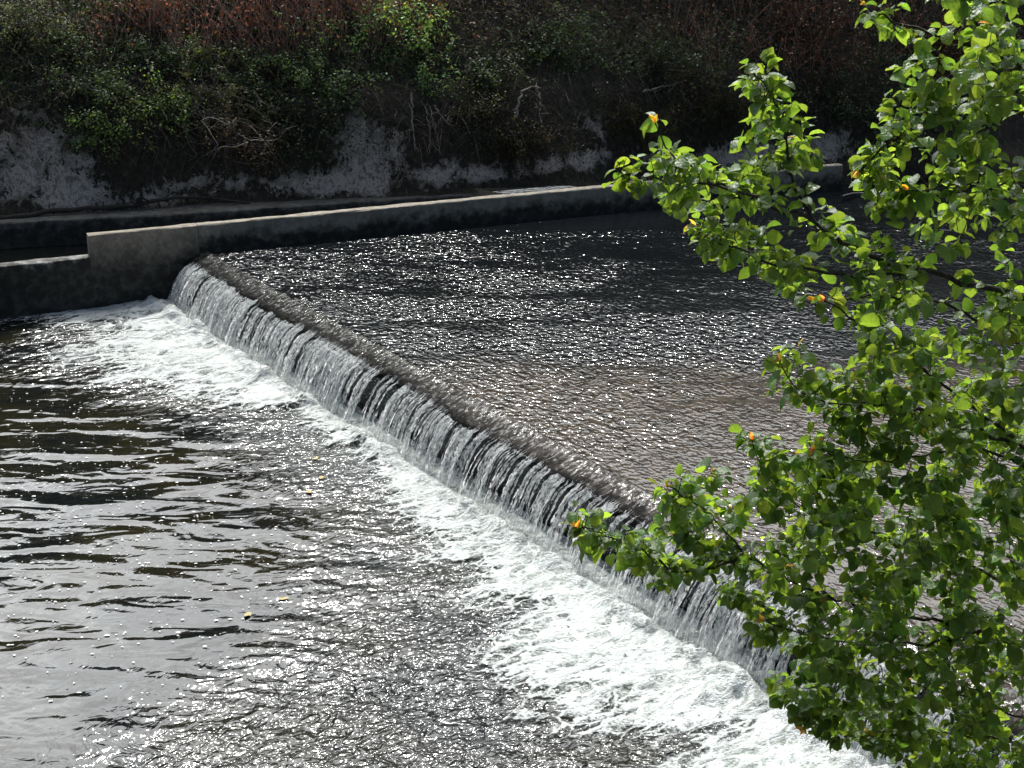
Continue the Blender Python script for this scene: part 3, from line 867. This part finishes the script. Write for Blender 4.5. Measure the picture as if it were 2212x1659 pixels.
shrub('bush', 'shrub', 'dark overhanging bush at water level behind the big tree', 1950, 280, 120, 75, IV, 1800)
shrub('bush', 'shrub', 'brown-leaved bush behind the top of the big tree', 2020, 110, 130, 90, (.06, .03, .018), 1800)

# dead wood ---------------------------------------------------------------------------------
def wood(name, label, cat, runs, r, mat, off=.22, group=None):
    TB = Tubes()
    for run in runs:
        pts = []
        for x, y in run:
            p = hit(x, y); d = ray(x, y); pts.append(p - d / np.linalg.norm(d) * off)
        Q = smooth_path(pts, 26, .014)
        TB.add(Q, np.linspace(r, r * .4, 26) * (1 + .15 * np.sin(np.arange(26) * 1.7)), 7)
        for k in rng.integers(6, 25, 4):
            e_ = Q[k] + rng.normal(0, .16, 3) + [0, .05, -.08]
            TB.add(smooth_path([Q[k], (Q[k] + e_) / 2 + rng.normal(0, .03, 3), e_], 6), np.linspace(r * .4, r * .12, 6), 4)
    return tag(TB.build(name, mat), label, cat, group)
wood('fallen_branch', 'long dark fallen branch lying along the ledge at the bank foot', 'branch',
     [[(-60, 476), (50, 468), (113, 452), (213, 450), (293, 443), (350, 428), (417, 423), (467, 430), (540, 438)], [(293, 443), (307, 428), (303, 408)]], .065, M_log, .18)
wood('bare_root', 'pale bare root bent into an arch on the dark bank', 'root',
     [[(1114, 255), (1125, 200), (1144, 188), (1159, 190), (1161, 178), (1147, 171)], [(1157, 188), (1168, 210), (1164, 240), (1171, 268)]], .035, M_deadwood, .5)
wood('hanging_creeper', 'thick pale bare stem hanging down beside the trailing shoot', 'creeper', [[(890, 200), (889, 247), (894, 310), (904, 328)]], .024, M_deadwood, .45, 'bare creepers hanging below the sapling')
wood('hanging_creeper', 'thin bare stem hanging straight down below the trailing shoot, left of the curved one', 'creeper', [[(918, 228), (930, 283), (927, 332)]], .016, M_deadwood, .45, 'bare creepers hanging below the sapling')
wood('hanging_creeper', 'thin curved bare stem reaching lowest below the trailing shoot', 'creeper', [[(928, 228), (942, 280), (951, 335)]], .012, M_deadwood, .45, 'bare creepers hanging below the sapling')
wood('hanging_creeper', 'short forked bare stem slanting right from the trailing shoot', 'creeper', [[(938, 228), (952, 250), (968, 268)], [(955, 254), (946, 266)]], .014, M_deadwood, .45, 'bare creepers hanging below the sapling')
wood('dead_stick', 'long pale stick lying on the shaded bank right of centre', 'stick', [[(1388, 198), (1430, 188), (1476, 176)]], .018, M_deadwood, .6)
wood('bare_root', 'thin tangled root trailing down the pale rock to the wall', 'root', [[(858, 335), (866, 370), (850, 395), (832, 408)], [(872, 340), (876, 375), (855, 405)]], .018, M_deadwood, .15)
TB = Tubes()
for run in [[(1838, 392), (1868, 413), (1905, 424)], [(1820, 423), (1850, 415), (1905, 424)]]:
    pts = [at_z(x, y, ZU + .03 + .05 * i) for i, (x, y) in enumerate(run[::-1])]
    TB.add(smooth_path(pts, 14), np.linspace(.03, .012, 14), 6)
tag(TB.build('snagged_branch', M_deadwood), 'forked bare branch sticking out of the upper pool behind the tree', 'branch')

# woodland crowning the bank (seen only as dark reflections and shade)
n = 52000
a = rng.uniform(-24, 46, n); b = rng.uniform(3.6, 15, n)
hmax = np.interp(a, [-24, -6, 4, 10, 20, 46], [2.0, 1.4, .9, 2.4, 4.6, 6.0]) * (.6 + .8 * fbm(a * .35, a * 0, 180, 3))
X = BF[0] + a * bd_[0] + b * bn_[0]; Y = BF[1] + a * bd_[1] + b * bn_[1]
Zw = bank_h(X, Y) + .7 + rng.random(n) ** .8 * hmax * np.interp(b, [3.6, 6, 9, 15], [.6, 1, 1.15, 1.2])
dn = fbm(a * .9 + 3 * fbm(b * .8, Zw * .9, 186), Zw * .9, 183, 3)
keep = dn > np.interp(a, [-6, 4, 10], [.52, .5, .36])
keep &= (project(X, Y, Zw)[1] < -25) & ((b > 7.5) | (a > 12 + 3 * fbm(b, Zw, 188)))
C = np.stack([X, Y, Zw], 1)[keep]
o = leaf_cards(C, rand_dirs(len(C)), rng.uniform(.22, .42, len(C)), vary((.03, .05, .018), len(C), .3), 'woodland', M_shrub)
tag(o, kind='stuff')

# yellow leaves drifting on the lower pool
m_yl, t, out = newmat('yellow_leaf'); princ(t, out, (.36, .28, .12), .6, spec=.2)
lab = ['yellow leaf drifting nearest the weir gap', 'small yellow leaf drifting below the topmost one', 'yellow leaf on rippled water, third down the line', 'yellow leaf drifting alone on the grey reflecting water', 'faint yellow leaf floating left of the foam edge']
for (x, y), lb in zip([(681, 990), (694, 1031), (668, 1062), (535, 1326), (612, 1292)], lab):
    c = at_z(x, y, .02); an = np.arange(10) * math.pi / 5
    rr = .038 * (1 + .25 * np.cos(2 * an)) * rng.uniform(.85, 1.15, 10); rr[0] *= 1.5
    th = rng.random() * 6
    P = np.stack([c[0] + rr * 1.3 * np.cos(an + th), c[1] + rr * np.sin(an + th), c[2] + .006 * np.cos(an * 2)], 1)
    V = np.concatenate([[c + [0, 0, -.004]], P]); k = np.arange(10)
    tag(mesh_obj('floating_leaf', V, np.stack([np.zeros(10, int), 1 + k, 1 + (k + 1) % 10], 1), m_yl), lb, 'leaf', 'yellow leaves floating on the lower pool')

# ------------------------------------------------------------------ the overhanging tree
def tree_leaf_mat():
    m, t, out = newmat('tree_leaf')
    col = attr(t, 'col', 'Color'); g = geopos(t)
    vein = noise_node(t, g, 120, 2, .5)
    bf = N(t, 'ShaderNodeNewGeometry').outputs['Backfacing']
    cc = N(t, 'ShaderNodeHueSaturation'); t.links.new(col, cc.inputs['Color'])
    t.links.new(mrange(t, vein, .3, .7, .85, 1.12), cc.inputs['Value'])
    spot = mrange(t, noise_node(t, g, 38, 3, .6), .66, .74)
    top = mixc(t, math_(t, 'MULTIPLY', bf, .35), cc.outputs[0], (.16, .22, .10))
    top = mixc(t, math_(t, 'MULTIPLY', spot, .6), top, (.10, .07, .02))
    rough = math_(t, 'ADD', .32, math_(t, 'MULTIPLY', bf, .3))
    nor = bump(t, vein, .004)
    p = princ(t, None, top, rough, 1.45, nor, .5)
    tr = N(t, 'ShaderNodeBsdfTranslucent')
    tm = N(t, 'ShaderNodeMix', data_type='RGBA', blend_type='MULTIPLY'); tm.inputs['Factor'].default_value = 1
    t.links.new(cc.outputs[0], tm.inputs['A']); tm.inputs['B'].default_value = (4.8, 3.6, 1.4, 1)
    t.links.new(tm.outputs['Result'], tr.inputs[0])
    ms = N(t, 'ShaderNodeMixShader'); ms.inputs[0].default_value = .46
    t.links.new(p, ms.inputs[1]); t.links.new(tr.outputs[0], ms.inputs[2])
    t.links.new(ms.outputs[0], out.inputs['Surface'])
    return m
# leaf template: petiole + 5 stations, left / rib / right, folded and arched
STY = np.array([0, .10, .24, .44, .66, .85, 1.0])
STW = np.array([.0, .25, .38, .44, .41, .27, .03])
LV = []
for y, wd in zip(STY, STW):
    arch = -.42 * y * y + .10 * y
    LV += [(-wd, y, arch + wd * .28), (0, y, arch), (wd, y, arch + wd * .28)]
LV = np.array(LV)
LF = []
for k in range(len(STY) - 1):
    o_ = 3 * k
    LF += [(o_, o_ + 3, o_ + 4, o_ + 1)[::-1], (o_ + 1, o_ + 4, o_ + 5, o_ + 2)[::-1]]
LF = np.array(LF)
class Leaves:
    def __init__(self): self.C = []; self.T = []; self.Nn = []; self.S = []; self.col = []
    def add(self, c, t, n, s, col): self.C.append(c); self.T.append(t); self.Nn.append(n); self.S.append(s); self.col.append(col)
    def build(self, name, mat, parent):
        C = np.array(self.C); T = np.array(self.T); Nn = np.array(self.Nn); Sz = np.array(self.S)
        T /= np.linalg.norm(T, axis=1)[:, None]
        Nn = Nn - (Nn * T).sum(1)[:, None] * T; Nn /= np.linalg.norm(Nn, axis=1)[:, None] + 1e-9
        B = np.cross(T, Nn)
        n = len(C)
        curl = rng.uniform(.3, 1.5, n); fold = rng.uniform(.2, 1.7, n); wid = rng.uniform(.82, 1.12, n) * (.55 if name == 'young_leaves' else 1)
        L = np.repeat(LV[None], n, 0).copy()
        edge = np.abs(L[:, :, 0]) > 0
        arch = (-.42 * L[:, :, 1] ** 2 + .10 * L[:, :, 1])
        L[:, :, 2] = arch * curl[:, None] + np.abs(L[:, :, 0]) * .35 * fold[:, None] + edge * rng.normal(0, .022, L.shape[:2])
        L[:, :, 0] *= wid[:, None]
        L[:, :, 0] += edge * rng.normal(0, .012, L.shape[:2])
        V = C[:, None] + Sz[:, None, None] * (L[:, :, 0, None] * B[:, None] + L[:, :, 1, None] * T[:, None] + L[:, :, 2, None] * Nn[:, None])
        F = (np.arange(n)[:, None, None] * len(LV) + LF[None]).reshape(-1, 4)
        col = np.repeat(np.c_[np.array(self.col), np.ones(n)], len(LV), 0)
        return mesh_obj(name, V.reshape(-1, 3), F, mat, parent, True, {'col': col})
trunk_base = np.array([3.35, 5.9, 2.2])
tree = tag(empty('tree', trunk_base), 'leafy fruit tree with bright backlit leaves overhanging the right of the river', 'tree')
limbs = {
 'trunk': [(None, trunk_base), (None, trunk_base + [-.05, -.05, 2.2]), (None, trunk_base + [-.35, -.1, 4.0]), (None, trunk_base + [-.5, -.1, 5.6]), (None, trunk_base + [-.7, 0, 6.6])],
}
def LP(pts): return [at_y(x, y, d) for x, y, d in pts]
limb_px = [
 (LP([(2750, 900, 5.8), (2400, 700, 5.6), (2212, 640, 5.5), (1990, 585, 5.35), (1880, 558, 5.3), (1760, 480, 5.2), (1640, 425, 5.1), (1520, 395, 5.05), (1450, 340, 5.0), (1415, 265, 5.0)]), .022, .0022),
 (LP([(1760, 480, 5.2), (1710, 400, 5.2), (1700, 320, 5.15), (1690, 240, 5.15), (1655, 195, 5.1), (1628, 160, 5.1)]), .007, .002),
 (LP([(1640, 425, 5.1), (1540, 400, 5.0), (1440, 385, 4.95), (1340, 388, 4.9)]), .006, .002),
 (LP([(1990, 585, 5.35), (1860, 600, 5.2), (1720, 580, 5.1), (1600, 545, 5.0), (1500, 492, 5.0)]), .009, .002),
 (LP([(2700, 420, 5.9), (2400, 250, 5.7), (2212, 140, 5.6), (2060, 85, 5.5), (1950, 60, 5.5), (1870, 10, 5.4)]), .016, .003),
 (LP([(2212, 140, 5.6), (2080, 200, 5.5), (2000, 260, 5.4), (1930, 300, 5.3), (1855, 370, 5.3)]), .009, .002),
 (LP([(2400, 250, 5.7), (2200, 260, 5.8), (2130, 160, 5.8), (2080, -60, 5.8)]), .009, .002),
 (LP([(2600, 560, 5.9), (2350, 420, 5.7), (2200, 390, 5.6), (2080, 400, 5.5), (1960, 410, 5.4)]), .012, .002),
 (LP([(2750, 1000, 6.0), (2400, 850, 5.9), (2120, 695, 5.8), (2010, 640, 5.7), (1900, 640, 5.5), (1760, 650, 5.4)]), .016, .003),
 (LP([(2800, 1350, 6.1), (2450, 1150, 5.9), (2065, 852, 5.7), (1883, 710, 5.5), (1780, 650, 5.4)]), .017, .003),
 (LP([(2300, 1010, 5.9), (2050, 900, 5.6), (1920, 870, 5.4), (1810, 878, 5.3), (1712, 839, 5.2), (1684, 780, 5.2)]), .010, .002),
 (LP([(2450, 1150, 5.9), (2150, 960, 5.7), (2000, 980, 5.5), (1880, 1000, 5.4), (1760, 970, 5.3)]), .009, .002),
 (LP([(2900, 1700, 6.3), (2500, 1500, 6.1), (2100, 1360, 5.9), (1850, 1310, 5.8), (1701, 1253, 5.7), (1606, 1198, 5.6), (1535, 1107, 5.6), (1440, 1050, 5.5)]), .018, .0025),
 (LP([(1606, 1198, 5.6), (1540, 1230, 5.5), (1460, 1240, 5.5), (1400, 1195, 5.4), (1319, 1160, 5.4), (1245, 1138, 5.3)]), .007, .002),
 (LP([(2500, 1500, 6.1), (2150, 1230, 5.9), (1880, 1150, 5.8), (1740, 1110, 5.7), (1650, 1040, 5.6), (1625, 950, 5.6)]), .010, .002),
 (LP([(1880, 1150, 5.8), (1790, 1050, 5.8), (1770, 960, 5.8)]), .005, .002),
 (LP([(2900, 1900, 6.4), (2500, 1680, 6.2), (2150, 1520, 6.0), (1900, 1460, 5.9), (1790, 1480, 5.8), (1735, 1575, 5.8)]), .014, .002),
 (LP([(2500, 1680, 6.2), (2200, 1600, 6.0), (2000, 1580, 6.0), (1880, 1580, 5.9)]), .010, .002),
 (LP([(2150, 1360, 5.9), (1950, 1400, 5.7), (1760, 1380, 5.6), (1650, 1340, 5.5)]), .008, .002),
]
tp = np.array([p for _, p in limbs['trunk']])
TB = Tubes(); tpath = smooth_path(tp, 30, .01); TB.add(tpath, np.linspace(.13, .035, 30) * (1 + .06 * np.sin(np.arange(30) * 2.1)), 10)
TB.build('trunk', M_bark, tree)
nodes = []
for pts, r0, r1 in limb_px:
    pts = np.array(pts)
    first = pts[0]
    if project(*first)[0] > 2500:                     # grows from the trunk
        j = np.argmin(np.linalg.norm(tpath - (first - [0, 0, .5]), axis=1)); pts = np.concatenate([[tpath[j]], pts])
    n = max(14, int(np.linalg.norm(np.diff(pts, axis=0), axis=1).sum() / .05))
    P = smooth_path(pts, n, .006)
    TB = Tubes(); TB.add(P, np.linspace(r0, r1, n), 6); TB.build('limb', M_bark, tree)
    nodes.append(np.c_[P, np.linspace(r0, r1, n)])
nodes = np.concatenate(nodes)
nodes = nodes[[project(*p[:3])[0] < 2900 for p in nodes]]
POLY = np.array([(1860,-40),(1890,60),(1950,130),(1930,200),(1905,300),(1850,350),(1842,395),(1905,420),(1900,455),(1785,415),(1765,330),(1740,235),(1645,190),(1620,155),(1605,185),(1640,255),(1565,280),(1570,345),(1510,365),(1450,310),(1410,255),(1435,335),(1335,385),(1440,435),(1560,440),(1610,470),(1500,485),(1500,530),(1565,560),(1575,610),(1650,610),(1725,640),(1750,720),(1665,770),(1665,850),(1780,905),(1880,945),(1850,985),(1770,950),(1700,985),(1650,925),(1610,950),(1630,1015),(1455,1015),(1420,1055),(1455,1120),(1380,1170),(1245,1128),(1250,1165),(1350,1205),(1420,1260),(1560,1285),(1600,1350),(1650,1440),(1700,1530),(1730,1585),(1800,1590),(1890,1600),(1960,1680),(2000,1800),(2700,1800),(2700,-200),(1880,-200)], float)
def inside(x, y):
    c = False; j = len(POLY) - 1
    for i in range(len(POLY)):
        if (POLY[i, 1] > y) != (POLY[j, 1] > y) and x < (POLY[j, 0] - POLY[i, 0]) * (y - POLY[i, 1]) / (POLY[j, 1] - POLY[i, 1]) + POLY[i, 0]:
            c = not c
        j = i
    return c
leaves = Leaves(); young = Leaves(); twigs = Tubes(); fruit = []
up = np.array([0, 0, 1.])
def leaf_color():
    f = rng.random()
    b = np.array([.042, .095, .022]) * (1 - f) + np.array([.088, .160, .032]) * f
    return np.clip(b * np.exp(rng.normal(0, .16)) * np.exp(rng.normal(0, .06, 3)), .01, .5)
def put_leaf(c, out_dir, big=1.0, yng=False):
    h = out_dir + rng.normal(0, .35, 3); h[2] = h[2] * .5 - .10 - .45 * rng.random()
    h /= np.linalg.norm(h)
    nrm = up * 1.0 + rng.normal(0, .55, 3) + np.array([S.x, S.y, 0]) * .25
    s = rng.uniform(.034, .074) * big
    if yng: young.add(c, h + [0, 0, .5], nrm, s * .62, np.clip(np.array([.36, .25, .07]) * np.exp(rng.normal(0, .2, 3)), 0, .7))
    else: leaves.add(c + h * .012, h, nrm, s, leaf_color())
def twig(p0, p1, r, nleaf, end=True, yng=0):
    mid = (p0 + p1) / 2 + rng.normal(0, .02, 3) + [0, 0, -.015]
    n = 6
    P = smooth_path([p0, mid, p1], n, .002)
    twigs.add(P, np.linspace(r, .0012, n), 4)
    ax = (p1 - p0) / (np.linalg.norm(p1 - p0) + 1e-6)
    ph = rng.random() * 6.28
    A = np.cross(ax, up); A /= np.linalg.norm(A) + 1e-6; B = np.cross(ax, A)
    for k in range(nleaf):
        f = 1 - .85 * (k / max(1, nleaf)) ** 1.3
        c = P[0] * (1 - f) + P[-1] * f if False else np.array([np.interp(f, np.linspace(0, 1, n), P[:, q]) for q in range(3)])
        ph += 2.4
        od = ax * (.7 if k < 3 else .25) + (math.cos(ph) * A + math.sin(ph) * B)
        put_leaf(c, od, rng.uniform(.7, 1.1) if k > 1 else .8)
    for k in range(yng):
        put_leaf(P[-1], ax + rng.normal(0, .3, 3), .8, True)
# leaves along the limbs themselves
for pts, r0, r1 in limb_px:
    P = smooth_path(pts, 60)
    for k in range(6, 60):
        x, y = project(*P[k])
        if x > 2350: continue
        if rng.random() < np.interp(k, [0, 35, 59], [.35, .6, 1]):
            d = rng.normal(0, 1, 3); d /= np.linalg.norm(d)
            tip = P[k] + d * rng.uniform(.02, .06) + [0, 0, .03]
            twig(P[k], tip, .002, rng.integers(2, 5))
    ax = P[-1] - P[-4]
    for k in range(3):
        h = ax / np.linalg.norm(ax) + rng.normal(0, .55, 3) + [0, 0, .2]
        young.add(P[-1], h, np.array([0, -.4, .9]) + rng.normal(0, .4, 3), rng.uniform(.024, .040), np.clip(np.array([.36, .25, .07]) * np.exp(rng.normal(0, .2, 3)), 0, .7))
    for k in range(5): put_leaf(P[-4 - k], ax / np.linalg.norm(ax) + rng.normal(0, .5, 3), .8)
# attractor points filling the crown, each reached by a twig from the nearest wood
pts = []
while len(pts) < 1400:
    x = rng.uniform(1240, 2330); y = rng.uniform(-60, 1740)
    if not inside(x, y): continue
    edge = np.min(np.hypot(POLY[:, 0] - x, POLY[:, 1] - y))
    base = np.interp(y, [0, 700, 1200, 1700], [5.45, 5.5, 5.75, 6.0])
    dep = base + rng.normal(0, .33) * (1 if edge > 120 else .45)
    if fbm(np.array([x / 95.]), np.array([y / 95.]), 200, 2)[0] < (.43 if y < 700 else .36 if y < 1000 else .28): continue
    if rng.random() < np.interp(y, [500, 1000, 1350], [.55, .25, 0]): continue
    pts.append(at_y(x, y, max(4.75, dep)))
pts = np.array(pts)
d0 = np.array([np.linalg.norm(nodes[:, :3] - p, axis=1).min() for p in pts])
for i in np.argsort(d0):
    p = pts[i]
    dd = np.linalg.norm(nodes[:, :3] - p, axis=1) + .25 * np.clip(p[0] - nodes[:, 0] + .05, -.3, .3) * -1 * 0
    j = np.argmin(dd); q = nodes[j, :3]
    L = np.linalg.norm(p - q)
    if L > (.55 if project(*p)[0] < 1850 else .95): continue
    twig(q, p, max(.0016, min(.004, nodes[j, 3] * .6)), rng.integers(5, 10), yng=1 if rng.random() < .05 else 0)
    k = np.linspace(.3, 1, 4)[:, None]
    nodes = np.concatenate([nodes, np.c_[q * (1 - k) + p * k, np.full(4, .002)]])
# more crown out of sight to the right so the tree is whole from elsewhere
for i in range(420):
    c = tpath[rng.integers(12, 30)] + rng.normal(0, 1, 3) * [.55, .9, .8] + [.55, 0, .1]
    if project(*c)[0] < 2330: continue
    j = np.argmin(np.linalg.norm(nodes[:, :3] - c, axis=1)); q = nodes[j, :3]
    if np.linalg.norm(c - q) > .9: continue
    twig(q, c, .003, 6)
    nodes = np.concatenate([nodes, [[*c, .002]]])
twigs.build('twigs', M_bark, tree)
M_tl = tree_leaf_mat()
fo = leaves.build('foliage', M_tl, tree)
yo = young.build('young_leaves', M_tl, tree); yo['label'] = 'small orange young leaves at the shoot tips'
print('strands', cnt, 'leaves', len(leaves.C), 'young', len(young.C))
